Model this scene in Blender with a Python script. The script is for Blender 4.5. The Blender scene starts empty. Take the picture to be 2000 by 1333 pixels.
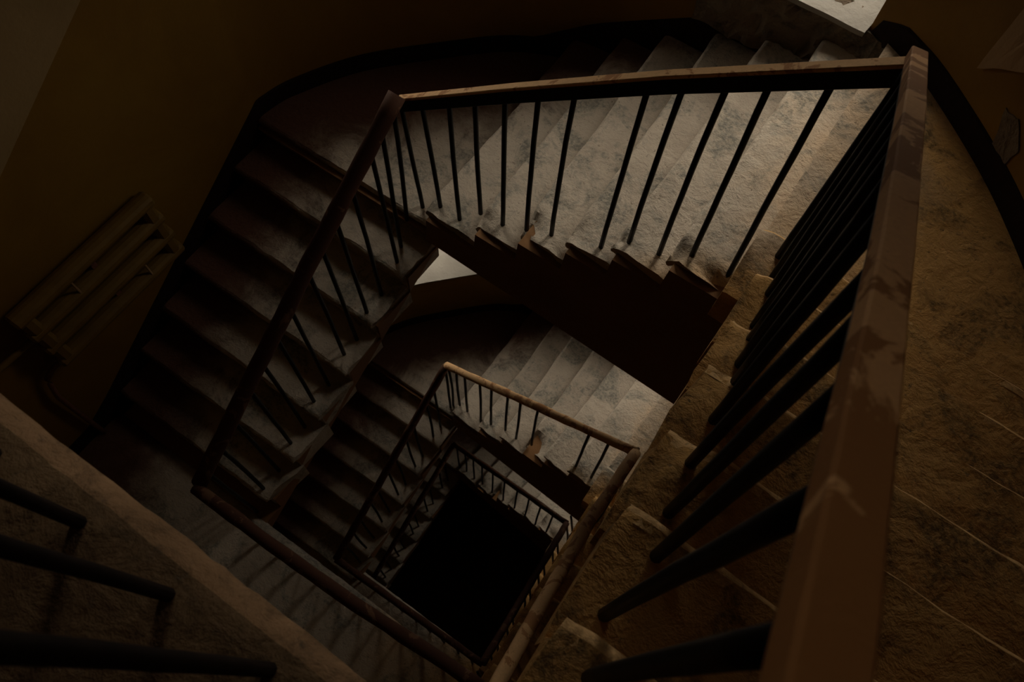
import bpy, bmesh, math, random
from mathutils import Vector, Matrix, noise

SC = bpy.context.scene
COL = SC.collection

# ------------------------------------------------------------------ camera
PITCH, ROLL, YAW, FPX = 1.1507, 0.0908, -0.5196, 1563.46
CAM = Vector((1.5761, -0.3413, 3.6815))
fw = Vector((math.sin(YAW)*math.cos(PITCH), math.cos(YAW)*math.cos(PITCH), -math.sin(PITCH)))
rt = Vector((math.cos(YAW), -math.sin(YAW), 0))
up = rt.cross(fw)
rt2 = rt*math.cos(ROLL) + up*math.sin(ROLL)
up2 = -rt*math.sin(ROLL) + up*math.cos(ROLL)
cd = bpy.data.cameras.new('camera')
cam = bpy.data.objects.new('camera', cd)
COL.objects.link(cam)
cam.matrix_world = Matrix(((rt2.x, up2.x, -fw.x, CAM.x), (rt2.y, up2.y, -fw.y, CAM.y),
                           (rt2.z, up2.z, -fw.z, CAM.z), (0, 0, 0, 1)))
cd.sensor_width = 36.0
cd.lens = FPX*36.0/2000.0
cd.clip_start = 0.02
cd.dof.use_dof = True
cd.dof.focus_distance = 3.2
cd.dof.aperture_fstop = 6.5
SC.camera = cam

# ------------------------------------------------------------------ world, window light, exposure
SKY_STRENGTH = 1.6
w = bpy.data.worlds.new('overcast_sky')
SC.world = w
w.use_nodes = True
nt = w.node_tree
bg = nt.nodes['Background']
tc = nt.nodes.new('ShaderNodeTexCoord')
sep = nt.nodes.new('ShaderNodeSeparateXYZ')
rmp = nt.nodes.new('ShaderNodeValToRGB')
nt.links.new(tc.outputs['Generated'], sep.inputs[0])
nt.links.new(sep.outputs['Z'], rmp.inputs[0])
nt.links.new(rmp.outputs[0], bg.inputs[0])
e = rmp.color_ramp.elements
e[0].position = 0.0; e[0].color = (0.10, 0.095, 0.085, 1)      # ground outside
e[1].position = 0.04; e[1].color = (1.0, 0.89, 0.72, 1)        # overcast sky
bg.inputs[1].default_value = SKY_STRENGTH
SC.view_settings.view_transform = 'Standard'
SC.view_settings.look = 'None'
SC.view_settings.gamma = 1.0
SC.view_settings.use_curve_mapping = False
SC.view_settings.exposure = 2.05

def portal(loc, direction, sx, sy):
    """daylight through a window opening: a portal for the sky outside"""
    d = bpy.data.lights.new('window_daylight', 'AREA')
    d.shape = 'RECTANGLE'; d.size = sx; d.size_y = sy
    d.cycles.is_portal = True
    o = bpy.data.objects.new('window_daylight', d)
    COL.objects.link(o)
    o.location = loc
    o.rotation_euler = Vector(direction).to_track_quat('-Z', 'Z').to_euler()
    return o

# ------------------------------------------------------------------ helpers
def obj(name, verts, faces, mat, parent=None, smooth=False, mats=None, fmat=None):
    me = bpy.data.meshes.new(name)
    me.from_pydata([tuple(v) for v in verts], [], faces)
    for m in (mats or [mat]):
        me.materials.append(m)
    if fmat:
        for i, k in enumerate(fmat):
            me.polygons[i].material_index = k
    if smooth:
        for pl in me.polygons:
            pl.use_smooth = True
    me.update()
    o = bpy.data.objects.new(name, me)
    COL.objects.link(o)
    if parent:
        o.parent = parent
        o.matrix_parent_inverse = parent.matrix_world.inverted()
    return o

def thing(name, label, cat, loc=(0, 0, 0), group=None):
    o = bpy.data.objects.new(name, None)
    COL.objects.link(o)
    o.location = loc
    o.empty_display_size = 0.1
    o['label'] = label; o['category'] = cat
    if group:
        o['group'] = group
    o.matrix_world = Matrix.Translation(Vector(loc))
    return o

def tag(o, label, cat, group=None):
    o['label'] = label; o['category'] = cat
    if group:
        o['group'] = group
    return o

def struct(o):
    o['kind'] = 'structure'
    return o

def nz(p, s=1.0, seed=0.0):
    return noise.noise(Vector((p[0]*s + seed*7.13, p[1]*s - seed*3.7, p[2]*s + seed*1.9)))

def lerp(a, b, t):
    return a + (b - a)*t

def sweep(path, prof, cap=True, upv=Vector((0, 0, 1)), jitter=0.0, seed=0.0):
    """sweep a closed profile [(side, up)] along a polyline; returns verts, faces"""
    V, F = [], []
    n, m = len(path), len(prof)
    for i, p in enumerate(path):
        a = path[max(0, i-1)]; b = path[min(n-1, i+1)]
        t = (Vector(b) - Vector(a)).normalized()
        u = upv
        if abs(t.dot(u)) > 0.97:
            u = Vector((0, 1, 0))
        s = t.cross(u).normalized()
        u2 = s.cross(t).normalized()
        for (x, y) in prof:
            v = Vector(p) + s*x + u2*y
            if jitter:
                k = 1 + jitter*nz(v, 9.0, seed)
                v = Vector(p) + (s*x + u2*y)*k
            V.append(v)
    for i in range(n-1):
        for j in range(m):
            k = (j+1) % m
            F.append((i*m+j, i*m+k, (i+1)*m+k, (i+1)*m+j))
    if cap:
        F.append(tuple(range(m))[::-1])
        F.append(tuple((n-1)*m + j for j in range(m)))
    return V, F

def circ(r, n=10, sq=1.0):
    return [(r*math.cos(2*math.pi*k/n), r*sq*math.sin(2*math.pi*k/n)) for k in range(n)]

def rrect(w_, h_, c):
    w2, h2 = w_/2, h_/2
    return [(-w2+c, -h2), (w2-c, -h2), (w2, -h2+c), (w2, h2-c), (w2-c, h2), (-w2+c, h2), (-w2, h2-c), (-w2, -h2+c)]

def resample(pts, step):
    out = [Vector(pts[0])]
    for a, b in zip(pts, pts[1:]):
        a, b = Vector(a), Vector(b)
        n = max(1, int(round((b-a).length/step)))
        for k in range(1, n+1):
            out.append(a.lerp(b, k/n))
    return out

def catmull(pts, sub=6):
    P = [Vector(p) for p in pts]
    out = []
    for i in range(len(P)-1):
        p0 = P[max(0, i-1)]; p1 = P[i]; p2 = P[i+1]; p3 = P[min(len(P)-1, i+2)]
        for k in range(sub):
            t = k/sub
            out.append(0.5*((2*p1) + (p2-p0)*t + (2*p0-5*p1+4*p2-p3)*t*t + (3*p1-p0-3*p2+p3)*t**3))
    out.append(P[-1])
    return out

# ------------------------------------------------------------------ materials
def newmat(name):
    m = bpy.data.materials.new(name)
    m.use_nodes = True
    nt = m.node_tree
    b = nt.nodes['Principled BSDF']
    return m, nt, b

def coords(nt, kind='Object'):
    t = nt.nodes.new('ShaderNodeTexCoord')
    g = nt.nodes.new('ShaderNodeNewGeometry')
    return g.outputs['Position']

def noise_node(nt, vec, scale, detail=6, rough=0.6, dist=0.0):
    n = nt.nodes.new('ShaderNodeTexNoise')
    n.inputs['Scale'].default_value = scale
    n.inputs['Detail'].default_value = detail
    n.inputs['Roughness'].default_value = rough
    n.inputs['Distortion'].default_value = dist
    nt.links.new(vec, n.inputs['Vector'])
    return n.outputs[0]

def ramp(nt, fac, stops):
    r = nt.nodes.new('ShaderNodeValToRGB')
    el = r.color_ramp.elements
    while len(el) < len(stops):
        el.new(0.5)
    for k, (pos, c) in enumerate(stops):
        el[k].position = pos
        el[k].color = c if len(c) == 4 else (*c, 1)
    nt.links.new(fac, r.inputs[0])
    return r.outputs[0]

def mix(nt, fac, a, b, mode='MIX'):
    m = nt.nodes.new('ShaderNodeMix')
    m.data_type = 'RGBA'; m.blend_type = mode
    def put(sock, v):
        if hasattr(v, 'is_linked'):
            nt.links.new(v, sock)
        elif isinstance(v, (int, float)):
            sock.default_value = v
        else:
            sock.default_value = v if len(v) == 4 else (*v, 1)
    put(m.inputs[0], fac); put(m.inputs[6], a); put(m.inputs[7], b)
    return m.outputs[2]

def bump(nt, b, h, strength=0.4, dist=0.01, prev=None):
    n = nt.nodes.new('ShaderNodeBump')
    n.inputs['Strength'].default_value = strength
    n.inputs['Distance'].default_value = dist
    nt.links.new(h, n.inputs['Height'])
    if prev:
        nt.links.new(prev, n.inputs['Normal'])
    nt.links.new(n.outputs[0], b.inputs['Normal'])
    return n.outputs[0]

def stone(name, light, mid, patch, pit=(0.10, 0.08, 0.06), bs=0.55):
    m, nt, b = newmat(name)
    p = coords(nt)
    big = noise_node(nt, p, 2.6, 5, 0.6, 0.4)
    c = ramp(nt, big, [(0.32, mid), (0.62, light)])
    pt = noise_node(nt, p, 3.7, 8, 0.72, 0.6)
    pf = ramp(nt, pt, [(0.50, (0, 0, 0)), (0.60, (1, 1, 1))])
    sp = noise_node(nt, p, 55, 4, 0.7)
    pf2 = mix(nt, 1.0, pf, ramp(nt, sp, [(0.35, (0.15,)*3), (0.62, (1, 1, 1))]), 'MULTIPLY')
    c = mix(nt, pf2, c, patch)
    fine = noise_node(nt, p, 38, 8, 0.7)
    c = mix(nt, ramp(nt, fine, [(0.25, (0.85,)*3), (0.42, (0, 0, 0))]), c, pit)
    nt.links.new(c, b.inputs['Base Color'])
    b.inputs['Roughness'].default_value = 0.85
    b.inputs['Specular IOR Level'].default_value = 0.25
    n1 = bump(nt, b, noise_node(nt, p, 14, 6, 0.65, 0.3), bs, 0.02)
    bump(nt, b, sp, bs*0.8, 0.006, n1)
    return m

def stair_stone(name):
    '''grey limestone that turns sandier and dirtier towards the right flight'''
    m, nt, b = newmat(name)
    p = coords(nt)
    big = noise_node(nt, p, 2.6, 4, 0.6, 0.4)
    sx = nt.nodes.new('ShaderNodeSeparateXYZ'); nt.links.new(p, sx.inputs[0])
    ad = nt.nodes.new('ShaderNodeMath'); ad.operation = 'MULTIPLY_ADD'
    nt.links.new(big, ad.inputs[0]); ad.inputs[1].default_value = 0.9; nt.links.new(sx.outputs['X'], ad.inputs[2])
    yr = nt.nodes.new('ShaderNodeMapRange'); nt.links.new(sx.outputs['Y'], yr.inputs[0])
    yr.inputs[1].default_value = 1.25; yr.inputs[2].default_value = 1.55; yr.inputs[3].default_value = 0.6; yr.inputs[4].default_value = 0.0
    a2 = nt.nodes.new('ShaderNodeMath'); a2.operation = 'ADD'
    nt.links.new(ad.outputs[0], a2.inputs[0]); nt.links.new(yr.outputs[0], a2.inputs[1])
    mr = nt.nodes.new('ShaderNodeMapRange'); nt.links.new(a2.outputs[0], mr.inputs[0])
    mr.inputs[1].default_value = 1.80; mr.inputs[2].default_value = 2.50
    grey = ramp(nt, big, [(0.32, (0.50, 0.43, 0.35)), (0.62, (0.63, 0.55, 0.455))])
    sand = ramp(nt, big, [(0.32, (0.48, 0.265, 0.088)), (0.62, (0.64, 0.37, 0.135))])
    c = mix(nt, mr.outputs[0], grey, sand)
    pt = noise_node(nt, p, 3.7, 5, 0.72, 0.6)
    sp = noise_node(nt, p, 48, 3, 0.72)
    pf = mix(nt, 1.0, ramp(nt, pt, [(0.49, (0, 0, 0)), (0.60, (1, 1, 1))]), ramp(nt, sp, [(0.35, (0.12,)*3), (0.60, (1, 1, 1))]), 'MULTIPLY')
    dark = mix(nt, mr.outputs[0], (0.25, 0.245, 0.215), (0.20, 0.125, 0.055))
    c = mix(nt, pf, c, dark)
    c = mix(nt, ramp(nt, sp, [(0.27, (0.75,)*3), (0.38, (0, 0, 0))]), c, (0.11, 0.085, 0.06))
    # dark maroon along the left and far flights' walls, fading towards the well
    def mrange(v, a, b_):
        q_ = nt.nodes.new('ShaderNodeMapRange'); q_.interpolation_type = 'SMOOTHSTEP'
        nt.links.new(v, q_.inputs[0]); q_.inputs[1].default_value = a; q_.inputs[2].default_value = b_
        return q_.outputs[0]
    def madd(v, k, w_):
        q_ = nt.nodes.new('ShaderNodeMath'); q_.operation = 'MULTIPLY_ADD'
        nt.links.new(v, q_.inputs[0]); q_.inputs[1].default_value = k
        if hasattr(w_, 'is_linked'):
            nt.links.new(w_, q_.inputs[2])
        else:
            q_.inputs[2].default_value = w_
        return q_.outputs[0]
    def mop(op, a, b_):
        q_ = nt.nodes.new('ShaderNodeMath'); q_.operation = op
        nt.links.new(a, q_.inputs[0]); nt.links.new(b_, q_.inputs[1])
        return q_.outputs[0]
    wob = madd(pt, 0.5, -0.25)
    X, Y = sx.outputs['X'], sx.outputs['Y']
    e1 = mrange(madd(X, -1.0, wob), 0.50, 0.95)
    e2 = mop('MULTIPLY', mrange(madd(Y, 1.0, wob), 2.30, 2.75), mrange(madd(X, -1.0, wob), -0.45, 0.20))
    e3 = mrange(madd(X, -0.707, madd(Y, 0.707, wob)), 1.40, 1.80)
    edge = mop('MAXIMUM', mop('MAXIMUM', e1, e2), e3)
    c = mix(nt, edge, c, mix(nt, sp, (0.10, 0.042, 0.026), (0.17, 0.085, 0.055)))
    nt.links.new(c, b.inputs['Base Color'])
    b.inputs['Roughness'].default_value = 0.88
    b.inputs['Specular IOR Level'].default_value = 0.2
    n1 = bump(nt, b, noise_node(nt, p, 15, 5, 0.68, 0.3), 0.65, 0.022)
    bump(nt, b, sp, 0.5, 0.006, n1)
    return m

def paint_wall(name, c1, c2, c3, bs=0.25, chip=(0.06, 0.04, 0.02)):
    m, nt, b = newmat(name)
    p = coords(nt)
    c = ramp(nt, noise_node(nt, p, 1.3, 6, 0.6, 0.5), [(0.3, c1), (0.55, c2), (0.75, c3)])
    ch = noise_node(nt, p, 5.0, 9, 0.75)
    c = mix(nt, ramp(nt, ch, [(0.24, (0.9,)*3), (0.30, (0, 0, 0))]), c, chip)
    nt.links.new(c, b.inputs['Base Color'])
    b.inputs['Roughness'].default_value = 0.7
    b.inputs['Specular IOR Level'].default_value = 0.3
    n1 = bump(nt, b, noise_node(nt, p, 6, 6, 0.6), bs, 0.02)
    bump(nt, b, noise_node(nt, p, 60, 4, 0.6), bs*0.5, 0.004, n1)
    return m

def wood(name, tan, brown, cover, scale=7.0, rough=0.75):
    m, nt, b = newmat(name)
    p = coords(nt)
    f = noise_node(nt, p, scale, 7, 0.62, 0.8)
    grain = noise_node(nt, p, 60, 4, 0.6, 1.5)
    t = mix(nt, 0.35, tan, ramp(nt, grain, [(0.3, tuple(x*0.55 for x in tan)), (0.7, tan)]))
    c = mix(nt, ramp(nt, f, [(cover-0.012, (0, 0, 0)), (cover+0.012, (1, 1, 1))]), t, brown)
    d = noise_node(nt, p, 26, 5, 0.7)
    c = mix(nt, ramp(nt, d, [(0.28, (0.9,)*3), (0.33, (0, 0, 0))]), c, tuple(x*0.25 for x in brown))
    nt.links.new(c, b.inputs['Base Color'])
    b.inputs['Roughness'].default_value = rough
    b.inputs['Specular IOR Level'].default_value = 0.12
    n1 = bump(nt, b, f, 0.5, 0.004)
    bump(nt, b, grain, 0.25, 0.003, n1)
    return m

def plain(name, c, rough=0.5, metal=0.0, var=0.3, bs=0.2, sc=30, spec=0.4):
    m, nt, b = newmat(name)
    p = coords(nt)
    f = noise_node(nt, p, sc, 5, 0.6)
    nt.links.new(ramp(nt, f, [(0.3, tuple(x*(1-var) for x in c)), (0.7, tuple(min(1, x*(1+var)) for x in c))]), b.inputs['Base Color'])
    b.inputs['Roughness'].default_value = rough
    b.inputs['Metallic'].default_value = metal
    b.inputs['Specular IOR Level'].default_value = spec
    bump(nt, b, f, bs, 0.003)
    return m

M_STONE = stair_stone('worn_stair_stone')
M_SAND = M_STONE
M_STEP_HILITE = stone('step_edge_highlight', (0.80, 0.52, 0.25), (0.62, 0.38, 0.16), (0.40, 0.24, 0.10), bs=0.6)  # lit band on the right flight's nosings, painted as a paler colour
M_LAND_HILITE = stone('landing_edge_highlight', (0.46, 0.28, 0.155), (0.34, 0.20, 0.105), (0.18, 0.11, 0.06), bs=0.8)  # window light on the near landing's rounded edge, put into the colour
M_EDGE = stone('dusty_landing_screed', (0.25, 0.16, 0.085), (0.17, 0.105, 0.055), (0.11, 0.07, 0.037), bs=0.9)
M_SOFFIT = paint_wall('brown_painted_stair_side', (0.22, 0.105, 0.04), (0.28, 0.14, 0.055), (0.34, 0.18, 0.08))
M_OCHRE = paint_wall('ochre_wall_paint', (0.175, 0.085, 0.006), (0.22, 0.115, 0.009), (0.25, 0.14, 0.015))
M_WHITE = paint_wall('cream_wall_paint', (0.27, 0.175, 0.075), (0.32, 0.21, 0.095), (0.36, 0.25, 0.125), 0.4, (0.3, 0.25, 0.2))
M_SILL = paint_wall('pale_sill_plaster', (0.21, 0.19, 0.165), (0.245, 0.225, 0.195), (0.27, 0.25, 0.215), 0.7, (0.19, 0.17, 0.145))
M_ROUGH = stone('broken_plaster', (0.20, 0.15, 0.10), (0.11, 0.08, 0.055), (0.06, 0.05, 0.035), bs=1.0)
M_SKIRT = plain('black_skirting_paint', (0.016, 0.008, 0.006), 0.75, spec=0.1)
M_IRON = plain('black_iron', (0.004, 0.0035, 0.0035), 0.5, 0.0, 0.4, spec=0.18)
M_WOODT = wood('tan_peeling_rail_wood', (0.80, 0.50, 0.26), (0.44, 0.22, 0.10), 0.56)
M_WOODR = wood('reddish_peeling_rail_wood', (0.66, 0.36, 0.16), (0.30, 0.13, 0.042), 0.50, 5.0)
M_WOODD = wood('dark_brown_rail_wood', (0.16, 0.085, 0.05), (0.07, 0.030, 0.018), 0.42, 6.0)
M_RAD = plain('ochre_radiator_paint', (0.17, 0.095, 0.015), 0.5, 0.0, 0.15, 0.15, 14)
M_PIPE = plain('brown_pipe_paint', (0.17, 0.07, 0.04), 0.5)
M_FRAME = plain('white_window_frame_paint', (0.6, 0.58, 0.54), 0.5)
M_PATCH = paint_wall('bare_tan_plaster', (0.30, 0.19, 0.10), (0.36, 0.23, 0.12), (0.40, 0.27, 0.15), 0.5)
M_CEIL = paint_wall('ceiling_paint', (0.3, 0.26, 0.2), (0.34, 0.3, 0.24), (0.38, 0.33, 0.27))
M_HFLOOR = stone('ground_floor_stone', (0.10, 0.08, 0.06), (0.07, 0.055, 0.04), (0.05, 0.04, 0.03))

# ------------------------------------------------------------------ storeys
R0 = 0.16
T_IN = [(-0.005, 1.378), (0.312, 1.374), (0.561, 1.376), (0.809, 1.379), (1.026, 1.386), (1.265, 1.372), (1.535, 1.36)]
T_OUT = [-0.008, 0.276, 0.507, 0.771, 1.028, 1.275, 1.53]
L_IN = [(0.03, 1.382), (0.024, 1.113), (0.009, 0.833), (0.014, 0.563), (0.005, 0.302), (-0.012, 0.048), (-0.045, -0.200)]
R_IN = [(1.52, 1.500), (1.583, 1.214), (1.59, 0.937), (1.596, 0.680), (1.597, 0.397), (1.613, 0.135), (1.622, -0.147)]
R_OUT = [1.405, 1.150, 0.890, 0.630, 0.368, 0.108, -0.160]
XL, XR, YF, YB = -1.22, 2.88, 2.86, -2.3       # inner faces of the walls

SOL = -1.0
ZTOP = 7.1
class St:
    def __init__(s, z0, rise, dxl, dxr, dyl, dyr, ym_up, ym_dn, word):
        s.z0, s.rise, s.dxl, s.dxr, s.dyl, s.dyr = z0, rise, dxl, dxr, dyl, dyr
        s.ym_up, s.ym_dn, s.word = ym_up, ym_dn, word
    def q(s, x, y):
        t = min(1, max(0, x/1.55))
        f = min(1, max(0, y/1.38))
        return (x + lerp(s.dxl, s.dxr, t), y + lerp(s.dyl, s.dyr, t)*f)
    def z(s, n):                      # height n risers above the corner landing on the left
        return s.z0 + n*s.rise
STO = [St(0.0, 0.16, 0, 0, 0, 0, -0.42, -0.29, 'upper'),
       St(-3.52, 0.16, -0.03, -0.09, 0.10, 0.03, -0.29, -0.065, 'middle'),
       St(-6.40, 0.131, -0.17, -0.20, 0.27, 0.12, -0.065, 0.0, 'lower')]

# wall line in plan with the stair level along it (in risers above the left corner landing, -7 .. 15)
PLAN = [(-1.20, 1.36), (-1.195, 1.46), (-1.14, 1.66), (-0.95, 2.01), (-0.65, 2.35), (-0.33, 2.66), (0.0, 2.82), (0.28, 2.86),
        (1.0, 2.87), (1.25, 2.85), (1.43, 2.80), (1.64, 2.70), (1.79, 2.61), (2.07, 2.38), (2.28, 2.17), (2.50, 1.90),
        (2.70, 1.56), (2.84, 1.20), (2.88, 0.90)]
curve = catmull([(x, y, 0) for x, y in PLAN], 6)
path = [Vector((XL, YB, 0))]
for k in range(1, 18):
    path.append(Vector((lerp(XL, -1.20, k/18), lerp(YB, 1.36, k/18), 0)))
path += curve
for k in range(1, 15):
    path.append(Vector((XR, lerp(0.9, YB, k/14), 0)))
def level(p):
    x, y = p.x, p.y
    if x < -0.9 and y < 1.42:
        return max(-7.0, min(0.0, (y-1.42)/0.265))
    if x < 1.62:
        return max(0.0, min(7.0, (x+0.20)/0.252))
    if y > 1.45:
        return 7.0
    return min(15.0, 7.0 + (1.50-y)/0.262) if y < 1.45 else 7.0
LV = [level(p) for p in path]
# windows: (first column, last column) on the wall line and sill/head above the left corner landing
def nearest(x, y):
    return min(range(len(path)), key=lambda i: (path[i].x-x)**2 + (path[i].y-y)**2)
WA = (nearest(0.62, 2.87), nearest(1.43, 2.80))
WB = (nearest(-0.99, 1.94), nearest(-0.42, 2.58))
WINDOWS = [(3.52, 'C'), (0.0, 'A'), (0.0, 'B'), (-3.52, 'D'), (-3.52, 'B'), (-6.40, 'D')]
WA_Z, WB_Z = (1.11, 3.08), (0.77, 1.9)

WC = (nearest(-0.92, 2.05), nearest(-0.33, 2.66))
WIN = {'A': (WA, WA_Z), 'B': (WB, WB_Z), 'C': (WC, (0.70, 2.35)), 'D': (WA, (1.11, 2.35))}
DEPTH = {'A': 0.42, 'B': 0.66, 'C': 0.45, 'D': 0.42}

def wall_piece(name, i0, i1, extra=None):
    cols = list(range(i0, i1+1))
    bm = bmesh.new()
    def zrow(i):
        rows = []
        for s in reversed(STO):
            b = s.z(LV[i])
            rows += [b - 0.02, b + 1.62]
        b = 3.52 + 0.16*LV[i]
        return [-8.2] + rows + [b - 0.02, min(b + 1.62, ZTOP-0.02), ZTOP]
    grid = [[bm.verts.new((path[i].x, path[i].y, z)) for z in zrow(i)] for i in cols]
    nrow = len(grid[0])
    for c in range(len(cols)-1):
        for r_ in range(nrow-1):
            f = bm.faces.new((grid[c][r_], grid[c+1][r_], grid[c+1][r_+1], grid[c][r_+1]))
            f.material_index = 1 if (r_ >= 2 and r_ % 2 == 0) else 0
            f.smooth = True
    for wi in range(1):
        for zs, kind in WINDOWS:
            win, wz = WIN[kind]
            z1, z2 = zs + wz[0], zs + wz[1]
            lo, hi = win
            if lo < i0 or hi > i1:
                continue
            xs = [path[k].x for k in (lo, hi)]
            def inside(f):
                c = f.calc_center_median()
                return min(xs)-1e-4 < c.x < max(xs)+1e-4 and c.y > 1.85
            for zz in (z1, z2):
                fs = [f for f in bm.faces if inside(f)]
                geom = fs + list({e_ for f in fs for e_ in f.edges}) + list({v for f in fs for v in f.verts})
                bmesh.ops.bisect_plane(bm, geom=geom, dist=1e-5, plane_co=(0, 0, zz), plane_no=(0, 0, 1))
            kill = [f for f in bm.faces if inside(f) and z1 < f.calc_center_median().z < z2]
            bmesh.ops.delete(bm, geom=kill, context='FACES')
    me = bpy.data.meshes.new(name)
    bm.normal_update()
    bm.to_mesh(me); bm.free()
    me.materials.append(M_OCHRE); me.materials.append(M_WHITE)
    o = bpy.data.objects.new(name, me)
    COL.objects.link(o)
    sm = o.modifiers.new('thickness', 'SOLIDIFY'); sm.thickness = 0.28; sm.offset = SOL; sm.use_rim = False
    return struct(o)

iL = 11
iR = nearest(2.28, 2.17)
wall_l = wall_piece('wall_left', 0, iL+1)
wall_f = wall_piece('wall_far', iL+1, iR)
wall_r = wall_piece('wall_right', iR, len(path)-1)
# back wall behind the camera, ceiling, ground floor
def box(name, a, b, mat, parent=None):
    (x0, y0, z0), (x1, y1, z1) = a, b
    V = [(x0, y0, z0), (x1, y0, z0), (x1, y1, z0), (x0, y1, z0), (x0, y0, z1), (x1, y0, z1), (x1, y1, z1), (x0, y1, z1)]
    F = [(0, 3, 2, 1), (4, 5, 6, 7), (0, 1, 5, 4), (1, 2, 6, 5), (2, 3, 7, 6), (3, 0, 4, 7)]
    return obj(name, V, F, mat, parent)
struct(box('wall_back', (XL-0.4, YB-0.3, -8.2), (XR+0.4, YB, ZTOP), M_OCHRE))
struct(box('ceiling', (XL-0.5, YB-0.3, ZTOP), (XR+0.5, 3.5, ZTOP+0.2), M_CEIL))
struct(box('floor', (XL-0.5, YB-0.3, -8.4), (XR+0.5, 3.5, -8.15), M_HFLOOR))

# undersides of the next storey's flights and landings overhead
U = 3.52
def soffit_slab(pts, x0, x1):
    V = [(x, y, z) for x in (x0, x1) for (y, z) in pts]
    n = len(pts)
    F = [tuple(range(n)), tuple(range(2*n-1, n-1, -1))] + [(i, (i+1) % n, n+(i+1) % n, n+i) for i in range(n)]
    o = obj('ceiling', V, F, M_CEIL)
    bm = bmesh.new(); bm.from_mesh(o.data); bmesh.ops.recalc_face_normals(bm, faces=bm.faces); bm.to_mesh(o.data); bm.free()
    struct(o)
soffit_slab([(-0.45, 2.22), (1.40, U-0.22), (2.9, U-0.22), (2.9, U), (1.38, U), (-0.45, 2.42)], XL-0.02, -0.02)
soffit_slab([(1.40, U-0.12), (2.9, U-0.12), (2.9, U+0.5), (1.40, U+0.5)], -0.02, 1.58)
soffit_slab([(1.42, U+0.92), (2.9, U+0.92), (2.9, U+1.12), (1.42, U+1.12)], 1.58, XR+0.02)

# skirting that climbs with the stairs, one per wall and storey
def baseboard(name, i0, i1, s, h=0.12):
    V, F = [], []
    cols = list(range(i0, i1+1))
    for i in cols:
        p = path[i]
        a = path[max(0, i-1)]; b = path[min(len(path)-1, i+1)]
        t = (b-a).normalized(); n = Vector((t.y, -t.x, 0))      # towards the well
        z = s.z(LV[i])
        if 0.3 < p.x < 1.46 and p.y > 2.6:
            z = min(z, s.z0 + 1.05 - h)
        for d, zz in ((-0.02, z-0.3), (0.010, z-0.3), (0.010, z+h-0.008), (0.003, z+h), (-0.02, z+h)):
            q = p + n*d
            V.append((q.x, q.y, zz))
    for c in range(len(cols)-1):
        for k in range(5):
            F.append((c*5+k, c*5+(k+1) % 5, (c+1)*5+(k+1) % 5, (c+1)*5+k))
    return struct(obj(name, V, F, M_SKIRT))
for s in STO:
    baseboard('baseboard_left', 0, iL+1, s)
    baseboard('baseboard_far', iL+1, iR, s)
    baseboard('baseboard_right', iR, len(path)-1, s)

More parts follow.
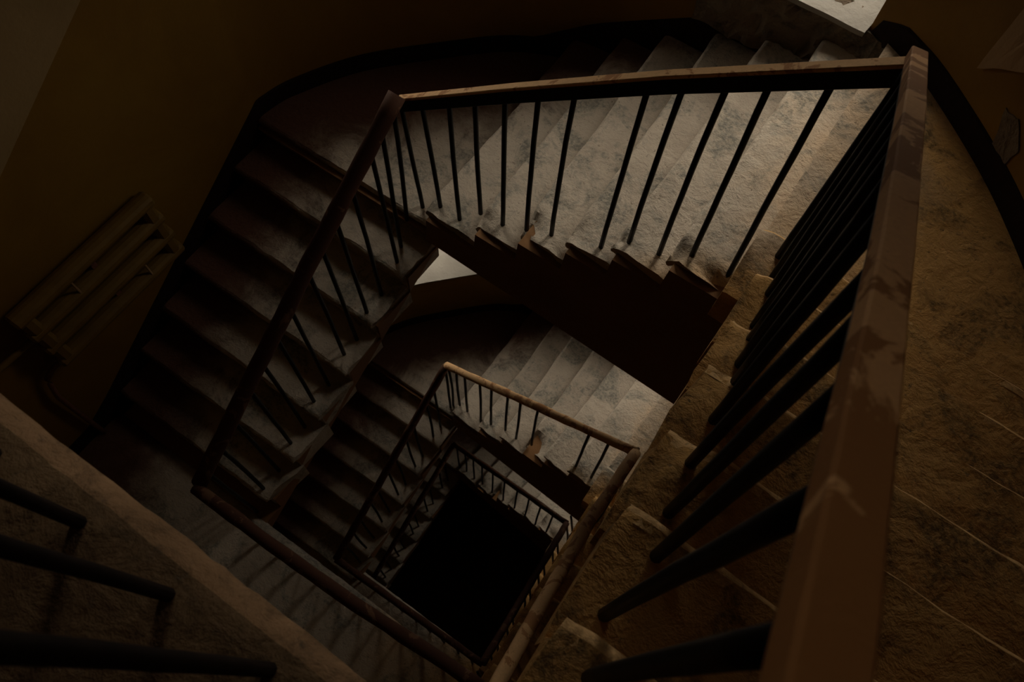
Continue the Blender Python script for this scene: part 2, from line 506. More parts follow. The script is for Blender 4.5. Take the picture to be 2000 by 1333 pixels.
# windows: deep white reveals with frame and casement bars
wn = 0
for zs, kind in WINDOWS:
    for (win, wz, proud) in [(*WIN[kind], 0.085 if kind in 'AD' else 0.0)]:
        wn += 1
        lo, hi = win
        a, b = path[lo].copy(), path[hi].copy()
        t = (b-a).normalized(); n = Vector((-t.y, t.x, 0))          # outwards
        nn = n.copy()
        if kind in 'BC':
            n = Vector((-0.86, 0.51, 0))          # the deep niches look obliquely into the well
        z1, z2 = zs+wz[0], zs+wz[1]
        root = bpy.data.objects.new('window_%d' % wn, None); COL.objects.link(root); struct(root)
        D = DEPTH[kind]
        inner = [path[i] - n*(proud if lo < i < hi or proud else 0) for i in range(lo, hi+1)]
        # sill slab following the wall line on its inner side
        V, F = [], []
        m_ = len(inner)
        for k, p in enumerate(inner):
            f = k/(m_-1)
            if proud:
                p = Vector((p.x, 2.752, 0))
            o2 = a.lerp(b, f) + n*D
            for (qq, zz) in ((p, z1), (p, z1-0.025), (o2, z1-0.05), (o2, z1+0.03)):
                V.append((qq.x, qq.y, zz + 0.004*nz((qq.x, qq.y, zz), 9)))
        for k in range(m_-1):
            for j in range(4):
                F.append((k*4+j, k*4+(j+1) % 4, (k+1)*4+(j+1) % 4, (k+1)*4+j))
        F += [(3, 2, 1, 0), tuple((m_-1)*4+j for j in range(4))]
        obj('sill', V, F, M_SILL, root)
        for pt, sg in ((a, 1), (b, -1)):
            V = []
            for dd in (0.0, D):
                for tt in (0.0, -0.10):
                    q_ = pt + n*dd + t*sg*tt
                    V += [(q_.x, q_.y, z1-0.05), (q_.x, q_.y, z2+0.05)]
            obj('jamb', V, [(0, 1, 3, 2), (4, 6, 7, 5), (0, 4, 5, 1), (2, 3, 7, 6), (1, 5, 7, 3), (0, 2, 6, 4)], M_SILL, root)
        V = []
        for zz in (z2, z2+0.1):
            for dd in (0.0, D):
                for pt in (a - t*0.1, b + t*0.1):
                    q_ = pt + n*dd
                    V.append((q_.x, q_.y, zz))
        obj('lintel', V, [(0, 1, 3, 2), (4, 6, 7, 5), (0, 4, 5, 1), (2, 3, 7, 6), (1, 5, 7, 3), (0, 2, 6, 4)], M_SILL, root)
        # frame and bars
        W = (b-a).length
        c0 = a + n*(D-0.06)
        def bar(nm, u0, u1, v0, v1):
            V = []
            for dd in (0, 0.05):
                for (u_, v_) in ((u0, v0), (u1, v0), (u1, v1), (u0, v1)):
                    q_ = c0 + t*u_ + n*dd
                    V.append((q_.x, q_.y, v_))
            obj(nm, V, [(0, 1, 2, 3), (7, 6, 5, 4), (0, 4, 5, 1), (1, 5, 6, 2), (2, 6, 7, 3), (3, 7, 4, 0)], M_FRAME, root)
        bar('frame_bar', 0, 0.05, z1, z2); bar('frame_bar', W-0.05, W, z1, z2)
        bar('frame_bar', 0.05, W-0.05, z1, z1+0.05); bar('frame_bar', 0.05, W-0.05, z2-0.05, z2)
        bar('mullion', W/2-0.025, W/2+0.025, z1+0.05, z2-0.05)
        c = (a+b)/2 + n*(D+0.02)
        portal((c.x, c.y, (z1+z2)/2), -nn, W, z2-z1)
        if proud:
            # rough broken plaster below the sill
            V, F = [], []
            nx, nz_ = 30, 8
            for i in range(nx+1):
                for j in range(nz_+1):
                    x = lerp(0.64, 1.55, i/nx); z = lerp(z1-0.42, z1-0.012, j/nz_)
                    y = 2.765 - 0.05*max(0, (x-1.46)/0.09) + 0.03*nz((x, 0, z), 9, 3) + 0.03*nz((x, 0, z), 25, 5) + 0.05*(1-j/nz_)
                    V.append((x, y, z + 0.012*nz((x, 1, z), 20, 9)*(j == nz_)))
            for i in range(nx):
                for j in range(nz_):
                    q0 = i*(nz_+1)+j
                    F.append((q0, q0+nz_+1, q0+nz_+2, q0+1))
            ap = obj('broken_plaster', V, F, M_ROUGH, root)
            so = ap.modifiers.new('thickness', 'SOLIDIFY'); so.thickness = 0.12; so.offset = -1.0

# ------------------------------------------------------------------ steps
def step(name, parent, nin, nout, bin_, bout, z, rise, mat, seed, nv=26, chip=None, lip=0.028, nose=0.022, back_ext=0.05, rough=1.0, worn=None):
    """a worn stone step: nosing line nin-nout, back line bin-bout (plan points), top at z"""
    nin, nout, bin_, bout = Vector((*nin, 0)), Vector((*nout, 0)), Vector((*bin_, 0)), Vector((*bout, 0))
    V, F = [], []
    prof = [(1.0, 0, 'b'), (0.8, 0, 't'), (0.6, 0, 't'), (0.42, 0, 't'), (0.26, 0, 't'), (0.14, 0, 't'), (0.07, 0, 't')]
    k_ = nose/0.022
    lip = max(lip, 0.030*k_)
    nosep = [(-0.030*k_, 0.0), (-0.013*k_, -0.003*k_), (-0.004*k_, -0.010*k_), (0.0, -nose), (-0.004, -nose*1.5), (-0.014, -nose*1.8), (-lip, -nose*2.0)]
    np_ = len(prof) + len(nosep) + 2
    for i in range(nv+1):
        f = (i/nv)**1.25
        N = nin.lerp(nout, f); B = bin_.lerp(bout, f)
        g = (N - B); L = g.length; g.normalize()
        B = B - g*back_ext
        L += back_ext
        ends = (1 - f)
        row = []
        wear = 0.014*math.exp(-((f-0.42)/0.25)**2)
        for (a, dz, k) in prof:
            row.append((N - g*(a*L), z + dz - wear*(1-a)**2*0.8))
        for (du, dz) in nosep:
            q = N + g*(du - wear*0.5)
            row.append((q, z + dz - wear*0.9))
        row.append((N - g*lip, z - rise - 0.03))
        row.append((B, z - rise - 0.03))
        for j, (q, zz) in enumerate(row):
            v = Vector((q.x, q.y, zz))
            if j < np_-2:
                am = 0.004 if j < 6 else 0.008
                v.z += rough*am*nz(v, 6, seed) + rough*0.0025*nz(v, 28, seed)
                if 6 <= j < np_-2:
                    v += g*(rough*0.005*nz(v, 7, seed+2) + rough*0.005*nz(v, 30, seed+4))
                    v.z += rough*0.006*nz(v, 16, seed+8)
            if i == 0:
                w_ = (nout - nin).normalized()
                v += w_*(rough*0.012*nz(v, 9, seed+6) + rough*0.010*nz(v, 30, seed+1))
                if j == 0 or 6 <= j <= 9:
                    v.z -= 0.006
            V.append(v)
    if chip:
        w_ = (nout - nin).normalized(); g = ((nin-bin_)).normalized()
        for (cu, cv, rad, depth) in chip:
            c = nin - g*cu + w_*cv
            for k, v in enumerate(V):
                if k % np_ >= np_-2:
                    continue
                d = math.hypot(v.x-c.x, v.y-c.y)
                if d < rad:
                    s_ = (1-(d/rad)**2)
                    v.z -= depth*s_*(0.8+0.5*nz(v, 30, seed))
                    v += w_*(0.35*depth*s_)
    for i in range(nv):
        for j in range(np_):
            k = (j+1) % np_
            F.append((i*np_+j, i*np_+k, (i+1)*np_+k, (i+1)*np_+j))
    F.append(tuple(range(np_))[::-1])
    F.append(tuple(nv*np_+j for j in range(np_)))
    fm = None
    if worn:  # material with the painted highlight goes on the nosing faces
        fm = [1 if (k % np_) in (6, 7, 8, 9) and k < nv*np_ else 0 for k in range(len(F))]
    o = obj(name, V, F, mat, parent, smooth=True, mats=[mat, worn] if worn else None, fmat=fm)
    try:
        o.data.set_sharp_from_angle(angle=math.radians(50))
    except Exception:
        pass
    return o

def prism(name, poly, axis, a, b, mat, parent=None):
    """extrude polygon poly (pairs) along axis 'x' or 'y' or 'z' from a to b"""
    V = []
    for t in (a, b):
        for (u_, v_) in poly:
            V.append({'x': (t, u_, v_), 'y': (u_, t, v_), 'z': (u_, v_, t)}[axis])
    n = len(poly)
    F = [tuple(range(n)), tuple(range(2*n-1, n-1, -1))]
    for k in range(n):
        F.append((k, (k+1) % n, n+(k+1) % n, n+k))
    o = obj(name, V, F, mat, parent)
    bm = bmesh.new(); bm.from_mesh(o.data); bmesh.ops.recalc_face_normals(bm, faces=bm.faces); bm.to_mesh(o.data); bm.free()
    return o

WHERE = {'upper': 'of the topmost visible storey', 'middle': 'one storey below', 'lower': 'deep in the shaft, two storeys down'}
FLAB = {
 ('far', 0): 'pale worn stone stair flight with broken tread corners below the long flat handrail',
 ('far', 1): 'pale dusty stair flight one storey down behind the rounded peeling handrail',
 ('far', 2): 'dim stair flight two storeys down behind the smallest rail, in the dark shaft',
 ('left', 0): 'shadowed stair flight descending beside the radiator wall under the thick dark handrail',
 ('left', 1): 'dark stair flight one storey down, partly hidden under the upper left flight',
 ('left', 2): 'nearly black lowest stair flight at the left of the deep shaft',
 ('right', 0): 'nearest sandy brown stair flight with pitted steps beside the close wooden rail',
 ('right', 1): 'narrow strip of chipped steps under the right flight one storey down',
 ('right', 2): 'deepest dark strip of steps along the right of the black shaft'}
LLAB = {
 ('cl', 0): 'rounded corner landing in shadow between the left flight and the pale far flight',
 ('cl', 1): 'rounded corner landing one storey down seen below the white window sill',
 ('cl', 2): 'small corner landing two storeys down at the top of the smallest rail',
 ('cr', 0): 'dusty corner landing by the curved black skirting at the far right',
 ('cr', 1): 'corner landing one storey down hidden beneath the right flight',
 ('cr', 2): 'corner landing two storeys down at the right end of the smallest rail',
 ('m', 0): 'near dusty stone landing slab with rounded edge and rusty balusters at lower left',
 ('m', 1): 'long landing one storey down with a wooden rail running along its edge',
 ('m', 2): 'dark greenish landing strip two storeys down at the edge of the black shaft'}

def stairs(k):
    s = STO[k]
    r_ = s.rise
    q = s.q
    # ---- far flight: nosings run along y, climbs towards +x
    ft = thing('stair_flight', FLAB[('far', k)], 'stairs', (0.8, 2.1, s.z0), 'stair flights around the well')
    chips = {1: [(0.02, 0.0, 0.07, 0.03)], 2: [(0.0, 0.02, 0.10, 0.07), (0.12, 0.0, 0.05, 0.03)], 3: [(0.0, 0.05, 0.11, 0.09), (0.0, 0.0, 0.09, 0.06)],
             4: [(0.0, 0.02, 0.08, 0.05), (0.0, 0.10, 0.07, 0.04)], 5: [(0.0, 0.03, 0.07, 0.05)], 6: [(0.0, 0.03, 0.09, 0.07), (0.23, 0.02, 0.06, 0.08)]}
    if k == 1:
        chips = {4: [(0.02, 0.05, 0.16, 0.12), (0.0, 0.0, 0.10, 0.08)], 2: [(0, 0, 0.06, 0.03)], 6: [(0.1, 0.0, 0.08, 0.03)]}
    for i in range(6):
        a = q(*T_IN[i]); b = q(*T_IN[i+1])
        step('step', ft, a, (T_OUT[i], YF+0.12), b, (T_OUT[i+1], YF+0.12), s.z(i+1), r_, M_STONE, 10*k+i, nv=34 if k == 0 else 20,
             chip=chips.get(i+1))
    # panel below the far flight with a level underside
    pol = [(T_IN[0][0]+0.03, -0.02*r_/0.16)]
    for i in range(6):
        pol += [(T_IN[i][0]+0.032, r_*(i+1)-0.05), (T_IN[i+1][0]+0.02, r_*(i+1)-0.05)]
    pol += [(1.60, r_*6-0.05), (1.60, -0.19), (0.0, -0.10)]
    V = []
    for far in (0, 1):
        for (x, z) in pol:
            xx, yy = q(x, 1.350)
            V.append((xx if not far else x, yy if not far else YF+0.05, s.z0+z))
    n = len(pol)
    F = [tuple(range(n)), tuple(range(2*n-1, n-1, -1))] + [(i, (i+1) % n, n+(i+1) % n, n+i) for i in range(n)]
    o = obj('side_panel', V, F, M_SOFFIT, ft)
    bm = bmesh.new(); bm.from_mesh(o.data); bmesh.ops.recalc_face_normals(bm, faces=bm.faces); bm.to_mesh(o.data); bm.free()
    # ---- left flight: nosings along x, descends towards -y
    lf = thing('stair_flight', FLAB[('left', k)], 'stairs', (-0.6, 0.5, s.z(-7)), 'stair flights around the well')
    for j in range(7):
        a = q(*L_IN[j])
        b = q(*(L_IN[j-1] if j else (0.03, 1.62)))
        ym = L_IN[j][1]
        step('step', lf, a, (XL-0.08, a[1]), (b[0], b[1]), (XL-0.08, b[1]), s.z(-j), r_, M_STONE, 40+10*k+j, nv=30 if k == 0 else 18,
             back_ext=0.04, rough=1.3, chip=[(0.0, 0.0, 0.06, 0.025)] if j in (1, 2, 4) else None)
    zl = lambda y: s.z((y-1.382)/0.2636)
    ya = q(0, 1.62)[1]; yb = -0.30
    pol = [(ya, s.z0-0.05), (q(0, 1.36)[1], s.z0-0.05)]
    for j in range(7):
        y1 = q(0, L_IN[j][1])[1] - 0.034 + 0.07
        y0 = q(0, L_IN[j+1][1])[1] + 0.036 if j < 6 else yb-0.1
        pol += [(y1, s.z(-j)-r_-0.055), (y0, s.z(-j)-r_-0.055)]
    pol += [(yb-0.1, s.z(-7)-0.22), (yb, s.z(-7)-0.20), (q(0, 1.36)[1], s.z0-0.24), (ya, s.z0-0.24)]
    so = prism('soffit', pol, 'x', XL-0.05, q(0, 0.5)[0], M_SOFFIT, lf)
    for v in so.data.vertices:                  # the side follows the tread ends
        if v.co.x > -0.8:
            v.co.x = q(0, v.co.y)[0] + lerp(-0.022, 0.042, (v.co.y+0.3)/1.7)
    # ---- right flight: nosings along x, climbs towards -y
    rf = thing('stair_flight', FLAB[('right', k)], 'stairs', (2.2, 0.5, s.z(7)), 'stair flights around the well')
    nR = 7
    for j in range(nR):
        a = q(*R_IN[j])
        if j < nR-1:
            b = q(*R_IN[j+1]); bo = R_OUT[j+1]
        else:
            b = (q(*R_IN[6])[0], s.ym_up); bo = s.ym_up-0.01
        inx = a[0]
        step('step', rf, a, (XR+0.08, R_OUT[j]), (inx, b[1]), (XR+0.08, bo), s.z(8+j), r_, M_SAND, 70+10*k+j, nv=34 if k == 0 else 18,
             rough=0.8, nose=0.030, worn=M_STEP_HILITE if k == 0 else None, chip=[(0.0, 0.04, 0.09, 0.05), (0.10, 0.0, 0.06, 0.03)] if j in (2, 3, 4) else [(0.0, 0.0, 0.05, 0.02)])
    pol = [(q(1.6, 1.50)[1], s.z(7)-0.05)]
    for j in range(nR):
        y1 = R_IN[j][1]-0.036; y0 = R_IN[j+1][1]-0.03 if j < nR-1 else s.ym_up-0.05
        pol += [(y1, s.z(8+j)-0.06), (y0, s.z(8+j)-0.06)]
    pol += [(s.ym_up-0.05, s.z(15)-0.30), (1.30, s.z(7)-0.20), (q(1.6, 1.50)[1], s.z(7)-0.20)]
    prism('soffit', pol, 'x', q(1.63, 0.5)[0], XR+0.05, M_SOFFIT, rf)
    # ---- corner landings
    def cornerslab(name, inner, i0, i1, z, th, lab, mat):
        pts = [Vector((x, y)) for x, y in inner]
        for i in range(i0, i1+1):
            p = path[i]; a = path[max(0, i-1)]; b = path[min(len(path)-1, i+1)]
            t = (b-a).normalized(); nn = Vector((-t.y, t.x))
            pts.append(Vector((p.x, p.y)) + nn*0.10)
        o = prism(name, [(p.x, p.y) for p in pts], 'z', z-th, z, mat)
        return tag(o, lab, 'landing', 'landings of the stair')
    x0, y0 = q(0.03, 1.60)
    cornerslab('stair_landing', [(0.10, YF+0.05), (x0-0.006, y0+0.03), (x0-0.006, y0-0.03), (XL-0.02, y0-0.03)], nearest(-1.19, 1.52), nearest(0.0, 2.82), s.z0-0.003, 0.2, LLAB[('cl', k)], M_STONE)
    xa, ya2 = q(1.535, 1.39)
    step_l = q(*T_IN[6])
    o = cornerslab('stair_landing', [(2.90, R_OUT[0]-0.06), (q(1.60, 1.36)[0], ya2-0.03), (step_l[0], ya2-0.02), (T_OUT[6], YF)], nearest(1.53, 2.76), nearest(2.87, 0.98), s.z(7), 0.2, LLAB[('cr', k)], M_SAND if k == 0 else M_STONE)

def main_landing(k, y, z, lab, mat, x0=XL-0.05, x1=XR+0.05):
    root = thing('stair_landing', lab, 'landing', (0.8, y-0.5, z), 'landings of the stair')
    # nosing stone along the edge (its line runs along x, the slab lies towards -y)
    nin, nout = (x0, y), (x1, y)
    V, F = [], []
    n = 170
    pr_ = [(-0.55, 0), (-0.40, 0), (-0.26, 0), (-0.15, 0), (-0.095, -0.002), (-0.062, -0.010), (-0.034, -0.022), (-0.012, -0.040), (0.0, -0.062), (-0.004, -0.075), (-0.016, -0.095), (-0.020, -0.16), (-0.55, -0.16)]
    m = len(pr_)
    for i in range(n+1):
        x = lerp(x0, x1, i/n)
        for j, (u_, v_) in enumerate(pr_):
            p = Vector((x, y+u_, z+v_))
            if j < m-2:
                p.z += 0.002*nz(p, 7, k) + 0.002*nz(p, 25, k)
                if j > 3:
                    p.y += 0.004*nz(p, 5, k+3) + 0.004*nz(p, 26, k+5)
            V.append(p)
    for i in range(n):
        for j in range(m):
            jj = (j+1) % m
            F.append((i*m+j, (i+1)*m+j, (i+1)*m+jj, i*m+jj))
    F += [tuple(range(m)), tuple(n*m+j for j in range(m))[::-1]]
    fm = [1 if (i_ % m) in (6, 7, 8) and i_ < n*m else 0 for i_ in range(len(F))]  # edge faces for the painted light band, near landing only
    obj('edge_stone', V, F, mat, root, smooth=True, mats=[mat, M_LAND_HILITE if mat is M_EDGE else mat], fmat=fm)
    box('slab', (x0, YB-0.05, z-0.17), (x1, y-0.54, z-0.004), mat, root)

for k in range(3):
    stairs(k)
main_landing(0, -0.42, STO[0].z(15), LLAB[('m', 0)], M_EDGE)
main_landing(1, -0.285, STO[0].z(-7), LLAB[('m', 1)], M_STONE)
main_landing(2, -0.06, STO[1].z(-7), LLAB[('m', 2)], M_STONE)

# ------------------------------------------------------------------ railings
BAL = circ(0.0115, 8)
def baluster(parent, foot, top, bend=0.0, seed=0, r_=None, mat=None):
    f, t = Vector(foot), Vector(top)
    pts = []
    n = 7
    for i in range(n+1):
        a = i/n
        p = f.lerp(t, a)
        k = math.sin(a*math.pi)*bend
        p += Vector((k*math.cos(seed*2.1), k*math.sin(seed*2.1), 0))
        p += Vector((0.002*nz(p, 5, seed), 0.002*nz(p, 5, seed+3), 0))
        pts.append(p)
    pts[0].z -= 0.02
    V, F = sweep(pts, r_ or BAL, upv=Vector((0, 1, 0)))
    return obj('baluster', V, F, mat or M_IRON, parent, smooth=True)

RLAB = {}
def railing(label, loc):
    return thing('stair_railing', label, 'railing', loc, 'railings around the stairwell')

# --- upper storey, far flight: flat wooden strip on a steel bar
s = STO[0]
rl = railing('black iron railing with a flat tan wooden strip above the pale far flight', (0.8, 1.44, 0.6))
A, B = Vector((-0.136, 1.44, 0.846)), Vector((1.625, 1.44, 2.186))
pts = resample([A, A.lerp(B, 0.33)+Vector((0, 0, 0.018)), A.lerp(B, 0.66)+Vector((0, 0, 0.022)), B], 0.12)
V, F = sweep(pts, rrect(0.038, 0.014, 0.003), jitter=0.05)
hw = obj('handrail', V, F, M_WOODT, rl)
V, F = sweep([p - Vector((0, 0, 0.040)) for p in pts], rrect(0.034, 0.064, 0.003))
obj('steel_bar', V, F, M_IRON, rl)
far_feet = [((-0.083, 1.46, 0.0), -0.125), ((0.059, 1.44, 0.16), -0.003), ((0.187, 1.433, 0.16), 0.150), ((0.306, 1.45, 0.32), 0.284), ((0.437, 1.454, 0.32), 0.428),
            ((0.587, 1.43, 0.46), 0.575), ((0.708, 1.453, 0.48), 0.722), ((0.963, 1.439, 0.64), 0.979), ((1.076, 1.449, 0.80), 1.089), ((1.211, 1.461, 0.80), 1.217),
            ((1.34, 1.442, 0.96), 1.33), ((1.502, 1.445, 0.96), 1.482)]
for i, (f, tx) in enumerate(far_feet):
    tz = lerp(A.z, B.z, (tx-A.x)/(B.x-A.x)) - 0.035
    baluster(rl, f, (tx, 1.44, tz), 0.004*((i % 3)-1), i)

# --- upper storey, left flight: thick dark rounded rail
rl = railing('iron railing with a thick dark rounded handrail down the shadowed left flight', (-0.08, 0.5, -0.4))
LA, LB = Vector((-0.078, 1.375, 0.968)), Vector((-0.085, -0.345, -0.185))
mid = [LA, Vector((-0.08, 1.036, 0.755)), Vector((-0.08, 0.656, 0.508)), Vector((-0.08, 0.204, 0.203)), LB]
pts = resample(mid, 0.09)
V, F = sweep(pts, [(x, y) for x, y in circ(0.041, 14, 0.8)], jitter=0.12, seed=2)
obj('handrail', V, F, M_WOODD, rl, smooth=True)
def lrz(y):
    for a, b in zip(mid, mid[1:]):
        if b.y <= y <= a.y:
            return lerp(a.z, b.z, (a.y-y)/(a.y-b.y))
    return LA.z if y > LA.y else LB.z
left_feet = [(-0.113, 1.354, 0), (-0.095, 1.250, -1), (-0.056, 1.174, -1), (-0.065, 1.02, -2), (-0.065, 0.889, -2), (-0.067, 0.77, -3), (-0.069, 0.659, -3), (-0.08, 0.50, -4), (-0.087, 0.375, -4),
             (-0.088, 0.25, -5), (-0.091, 0.132, -5), (-0.095, -0.02, -6), (-0.101, -0.15, -6), (-0.10, -0.27, -7)]
left_feet[1] = (-0.10, 1.262, -1)
for i, (x, y, n) in enumerate(left_feet):
    baluster(rl, (x, y, s.z(n)), (-0.082, y-0.01, lrz(y)-0.02), 0.004*((i % 3)-1), i+20)

# --- upper storey, right flight: near flat wooden rail
rl = railing('close black iron railing with a broad peeling wooden handrail at the right', (1.7, 0.5, 1.8))
RP = [Vector((1.625, 1.455, 2.195)), Vector((1.657, 1.00, 2.47)), Vector((1.700, 0.36, 2.845)), Vector((1.706, 0.05, 3.055)), Vector((1.710, -0.26, 3.268)), Vector((1.714, -0.50, 3.42))]
pts = resample(RP, 0.07)
V, F = sweep(pts, rrect(0.043, 0.036, 0.003), jitter=0.04, seed=4)
obj('handrail', V, F, M_WOODR, rl)
V, F = sweep([p - Vector((0, 0, 0.033)) for p in pts], rrect(0.030, 0.022, 0.003))
obj('steel_bar', V, F, M_IRON, rl)
def rrz(y, off=0.03):
    for a, b in zip(RP, RP[1:]):
        if b.y <= y <= a.y:
            f = (a.y-y)/(a.y-b.y)
            return lerp(a.x, b.x, f), lerp(a.z, b.z, f) - off
    e_ = RP[0] if y > RP[0].y else RP[-1]
    return e_.x, e_.z - off
right_feet = [(1.62, 1.40, 8), (1.64, 1.27, 8), (1.655, 1.14, 9), (1.668, 1.01, 9), (1.675, 0.88, 10), (1.682, 0.78, 10), (1.690, 0.655, 11), (1.692, 0.52, 11),
              (1.690, 0.328, 12), (1.705, 0.20, 12), (1.715, 0.063, 13), (1.690, -0.089, 13), (1.709, -0.215, 14), (1.71, -0.36, 14)]
for i, (x, y, n) in enumerate(right_feet):
    tx, tz = rrz(y)
    baluster(rl, (x, y, s.z(n)), (tx, y, tz), 0.003*((i % 3)-1), i+50, r_=circ(0.0140, 10))

# --- near landing railing
rl = railing('rusty iron railing standing on the near landing slab at lower left', (0.8, -0.49, 2.4))
V, F = sweep(resample([Vector((-0.1, -0.50, 3.40)), Vector((1.71, -0.50, 3.42))], 0.1), rrect(0.066, 0.040, 0.008), jitter=0.07)
obj('handrail', V, F, M_WOODR, rl)
M_RUST = plain('rusty_iron', (0.016, 0.010, 0.008), 0.7, 0.0, 0.5, spec=0.15)
for i, x in enumerate([-0.06, 0.14, 0.33, 0.53, 0.72, 0.913, 1.102, 1.298, 1.49, 1.66]):
    baluster(rl, (x, -0.494 if x < 1.2 else -0.486, 2.4), (x, -0.50, 3.39), 0.003, i+80, mat=M_RUST)

# --- landing one storey down
rl = railing('wooden handrail on thin bars along the landing one storey down', (0.8, -0.36, -1.12))
V, F = sweep(resample([Vector((-0.085, -0.365, -0.175)), Vector((0.40, -0.364, -0.15)), Vector((0.90, -0.348, -0.13)), Vector((1.56, -0.305, -0.12))], 0.08), circ(0.032, 10, 0.8), jitter=0.2, seed=7)
obj('handrail', V, F, M_WOODD, rl, smooth=True)
for i in range(11):
    x = lerp(0.05, 1.45, i/10)
    baluster(rl, (x, -0.37+0.05*i/10, -1.12), (x, -0.365+0.06*i/10, -0.16), 0.003, i+90)

# --- lower storeys: rounded rails
def lower_rails(k):
    s = STO[k]
    q = s.q
    word = ['', 'one storey down', 'two storeys down'][k]
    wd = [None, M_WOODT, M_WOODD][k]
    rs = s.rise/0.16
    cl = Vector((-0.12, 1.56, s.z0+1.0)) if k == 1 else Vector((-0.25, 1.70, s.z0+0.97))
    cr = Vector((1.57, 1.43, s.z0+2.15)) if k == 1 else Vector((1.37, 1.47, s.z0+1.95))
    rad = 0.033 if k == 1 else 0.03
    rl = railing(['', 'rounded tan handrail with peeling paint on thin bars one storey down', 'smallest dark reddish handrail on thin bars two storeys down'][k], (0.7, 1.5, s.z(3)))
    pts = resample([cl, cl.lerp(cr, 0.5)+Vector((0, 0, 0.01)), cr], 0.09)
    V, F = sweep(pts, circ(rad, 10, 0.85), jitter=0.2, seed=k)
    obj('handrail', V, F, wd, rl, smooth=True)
    xs = [-0.10, -0.01, 0.08, 0.24, 0.36, 0.52, 0.64, 0.80, 1.23, 1.38] if k == 1 else [-0.2, -0.08, 0.06, 0.2, 0.36, 0.54, 0.72, 0.88, 1.04, 1.2]
    for i, x in enumerate(xs):
        n = 0 if x < -0.06 else 1 + sum(1 for (tx, ty) in T_IN[1:6] if x > q(tx, ty)[0])
        f = (x-cl.x)/(cr.x-cl.x)
        yy = lerp(cl.y, cr.y, f) + 0.02
        baluster(rl, (x, yy, s.z(n)), (x+0.004, lerp(cl.y, cr.y, f), lerp(cl.z, cr.z, f)-0.01), 0.012 if i < 2 else 0.004, i+100+20*k)
    rl = railing(['', 'dark rounded handrail down the left flight one storey down', 'dark handrail at the left of the black shaft two storeys down'][k], (-0.1, 0.6, s.z(-3)))
    lb = Vector((-0.13 if k == 1 else -0.24, -0.15 if k == 1 else 0.0, s.z(-7)+0.95))
    pts = resample([cl, lb], 0.09)
    V, F = sweep(pts, circ(rad+0.002, 10, 0.85), jitter=0.2, seed=k+3)
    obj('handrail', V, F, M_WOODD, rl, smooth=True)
    for j in range(7):
        for h in (0.3, 0.75):
            ym = q(0, L_IN[j][1])[1] + 0.26*(1-h) - 0.0
            if ym > cl.y:
                continue
            f = (cl.y-ym)/(cl.y-lb.y)
            x0 = q(-0.075, 0.5)[0]
            baluster(rl, (x0, ym, s.z(-j)), (lerp(cl.x, lb.x, f), ym, lerp(cl.z, lb.z, f)-0.01), 0.008, j*2+h+130+20*k)
    rl = railing(['', 'brown handrail squeezed beneath the right flight one storey down', 'dark handrail beneath the right flight two storeys down'][k], (1.6, 0.5, s.z(10)))
    rb = Vector((1.615, -0.33, -0.105)) if k == 1 else Vector((1.45, -0.12, s.z(15)+0.95))
    mids = [cr, Vector((1.56, 0.794, -0.93)), Vector((1.585, 0.204, -0.49)), rb] if k == 1 else [cr, rb]
    V, F = sweep(resample(mids, 0.08), circ(rad+0.003, 10, 0.85), jitter=0.2, seed=k+6)
    obj('handrail', V, F, M_WOODT if k == 1 else M_WOODD, rl, smooth=True)
    for j in range(7):
        for h in (0.2, 0.6):
            ym = q(*R_IN[j])[1] - 0.26*h
            f = (cr.y-ym)/(cr.y-rb.y)
            x0 = q(1.69, 0.5)[0]
            baluster(rl, (x0, ym, s.z(8+j)), (lerp(cr.x, rb.x, f), ym, lerp(cr.z, rb.z, f)-0.02), 0.006, j*2+h+160+20*k)
lower_rails(1)
lower_rails(2)
rl = railing('dim handrail along the landing edge two storeys down', (0.6, -0.1, STO[1].z(-7)))
V, F = sweep(resample([Vector((-0.13, -0.15, STO[1].z(-7)+0.95)), Vector((1.45, -0.12, STO[1].z(-7)+0.96))], 0.09), circ(0.032, 10, 0.8), jitter=0.2)
obj('handrail', V, F, M_WOODD, rl, smooth=True)
for i in range(9):
    x = lerp(0.0, 1.35, i/8)
    baluster(rl, (x, -0.14, STO[1].z(-7)), (x, -0.14, STO[1].z(-7)+0.93), 0.004, i+200)

# ------------------------------------------------------------------ radiator on the left wall
rd = thing('radiator', 'ochre painted radiator of four horizontal tubes on the left wall', 'radiator', (XL, 0.17, -0.35))
yA, yB = -0.285, 0.590
zs = [0.225, 0.075, -0.075, -0.225]
for i, z in enumerate(zs):
    V, F = sweep(resample([Vector((-1.135, yA, z)), Vector((-1.135, yA+0.012, z)), Vector((-1.135, yB-0.012, z)), Vector((-1.135, yB, z))], 0.1),
                 circ(0.050, 14, 0.84))
    m_ = 14
    for q0 in list(range(m_)) + list(range(len(V)-m_, len(V))):
        c_ = Vector((-1.135, V[q0].y, z)); V[q0] = c_ + (V[q0]-c_)*0.8
    obj('tube', V, F, M_RAD, rd, smooth=False)
for y in (yA+0.05, yB-0.05):
    V, F = sweep([Vector((-1.135, y, zs[-1])), Vector((-1.135, y, zs[0]))], rrect(0.085, 0.075, 0.02), upv=Vector((0, 1, 0)))
    obj('header', V, F, M_RAD, rd)
for (y, k0) in ((0.03, 0), (0.36, 2)):
    V, F = sweep([Vector((-1.10, y, zs[k0])), Vector((-1.10, y, zs[k0+1]))], rrect(0.012, 0.010, 0.002), upv=Vector((0, 1, 0)))
    obj('tie_rod', V, F, M_PATCH, rd)
for z in (0.13, -0.16):
    V, F = sweep([Vector((-1.23, 0.17, z)), Vector((-1.13, 0.17, z))], rrect(0.03, 0.03, 0.004))
    obj('bracket', V, F, M_PIPE, rd)
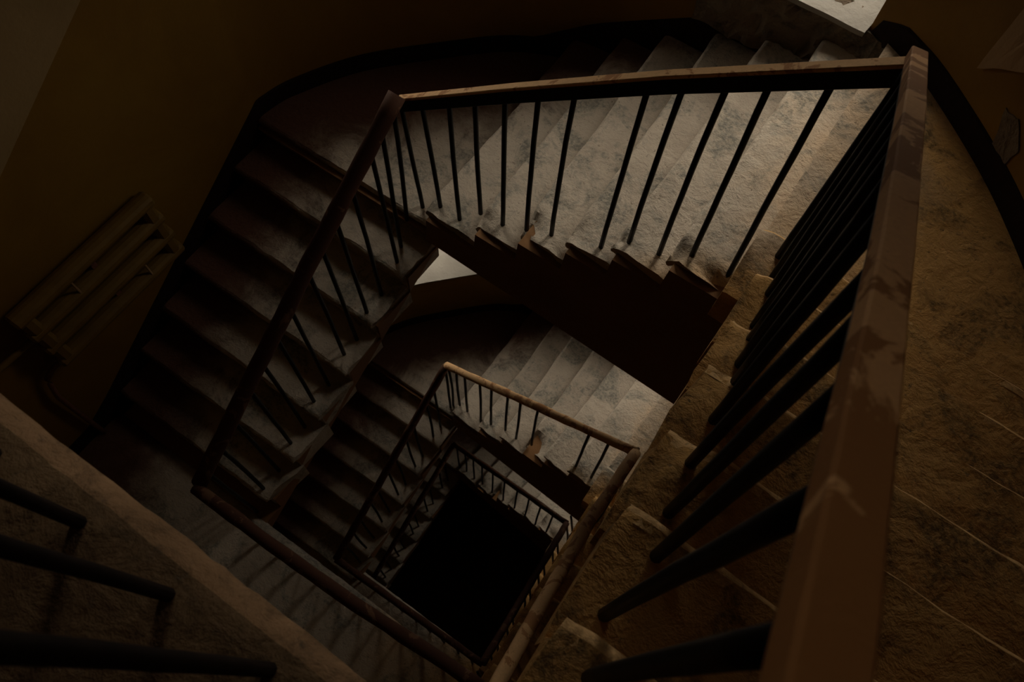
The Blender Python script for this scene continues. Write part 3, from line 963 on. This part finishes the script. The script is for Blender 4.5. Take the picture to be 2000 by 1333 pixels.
V, F = sweep(resample([Vector((-1.15, yA+0.03, -0.255)), Vector((-1.16, yA-0.05, -0.27)), Vector((-1.17, yA-0.10, -0.32)), Vector((-1.17, yA-0.14, -0.5)), Vector((-1.18, yA-0.15, -1.12))], 0.05), circ(0.015, 8))
obj('supply_pipe', V, F, M_PIPE, rd, smooth=True)
V, F = sweep(resample([Vector((-1.15, yA+0.03, 0.02)), Vector((-1.16, yA-0.16, 0.02)), Vector((-1.17, yA-0.3, 0.02))], 0.05), circ(0.018, 8))
obj('return_pipe', V, F, M_RAD, rd, smooth=True)

# bare plaster where the ochre paint has fallen off the right wall
def wall_ray(px, py):
    """the point of the wall line (in plan) that a sight line meets, by marching"""
    d = fw + rt2*((px-1000)/FPX) - up2*((py-666.5)/FPX)
    best = None
    for i in range(len(path)-1):
        a, b = path[i], path[i+1]
        ex, ey = b.x-a.x, b.y-a.y
        den = d.x*ey - d.y*ex
        if abs(den) < 1e-9:
            continue
        t = ((a.x-CAM.x)*ey - (a.y-CAM.y)*ex)/den
        u_ = ((a.x-CAM.x)*d.y - (a.y-CAM.y)*d.x)/den
        if t > 0 and -0.001 <= u_ <= 1.001 and (best is None or t < best[0]):
            best = (t, i, u_)
    t, i, u_ = best
    return i + u_, CAM.z + d.z*t
def plaster_patch(outline, mat, lift, seed):
    """thin layer following the curved wall; outline as (position along the wall line, height)"""
    V, F = [], []
    rows = 10
    us = [o[0] for o in outline]
    cu = sum(us)/len(us); cz = sum(o[1] for o in outline)/len(outline)
    ring = []
    n = len(outline)
    for k in range(n):
        (u0, z0), (u1, z1) = outline[k], outline[(k+1) % n]
        for m_ in range(8):
            f = m_/8
            ring.append((lerp(u0, u1, f) + 0.10*nz((k+f, 0, seed), 2.3), lerp(z0, z1, f) + 0.012*nz((k+f, 3, seed), 2.3)))
    def place(u_, z, out):
        u_ = max(0, min(len(path)-1.001, u_)); i = int(u_); p = path[i].lerp(path[i+1], u_-i)
        t = (path[i+1]-path[i]).normalized()
        return Vector((p.x + t.y*out, p.y - t.x*out, z))
    m = len(ring)
    for out in (-0.01, lift):
        for (u_, z) in ring:
            V.append(place(u_, z, out))
    for f in (0.75, 0.5, 0.25):
        for (u_, z) in ring:
            V.append(place(lerp(cu, u_, f), lerp(cz, z, f), lift + 0.004*nz((u_, z, f), 4, seed)))
    V.append(place(cu, cz, lift))
    for r_ in range(4):
        for k in range(m):
            F.append((r_*m+k, r_*m+(k+1) % m, (r_+1)*m+(k+1) % m, (r_+1)*m+k))
    for k in range(m):
        F.append((4*m+k, 4*m+(k+1) % m, 5*m))
    o = obj('plaster_patch', V, F, mat, wall_r)
    bm = bmesh.new(); bm.from_mesh(o.data); bmesh.ops.recalc_face_normals(bm, faces=bm.faces); bm.to_mesh(o.data); bm.free()
    return o
u0, z0 = wall_ray(1916, 132)
u1, z1 = wall_ray(1999, 138)
ue, ze = lerp(u0, u1, 1.6), lerp(z0, z1, 1.6)
plaster_patch([(u0, z0), (u0, z0+0.42), (ue, ze+0.45), (ue, ze)], M_PATCH, 0.020, 3)
u2, z2 = wall_ray(1958, 222)
plaster_patch([(u2, z2+0.03), (u2+1.2, z2+0.05), (u2+3.0, z2-0.02), (u2+3.0, z2-0.10), (u2+1.0, z2-0.11)], M_ROUGH, 0.006, 8)
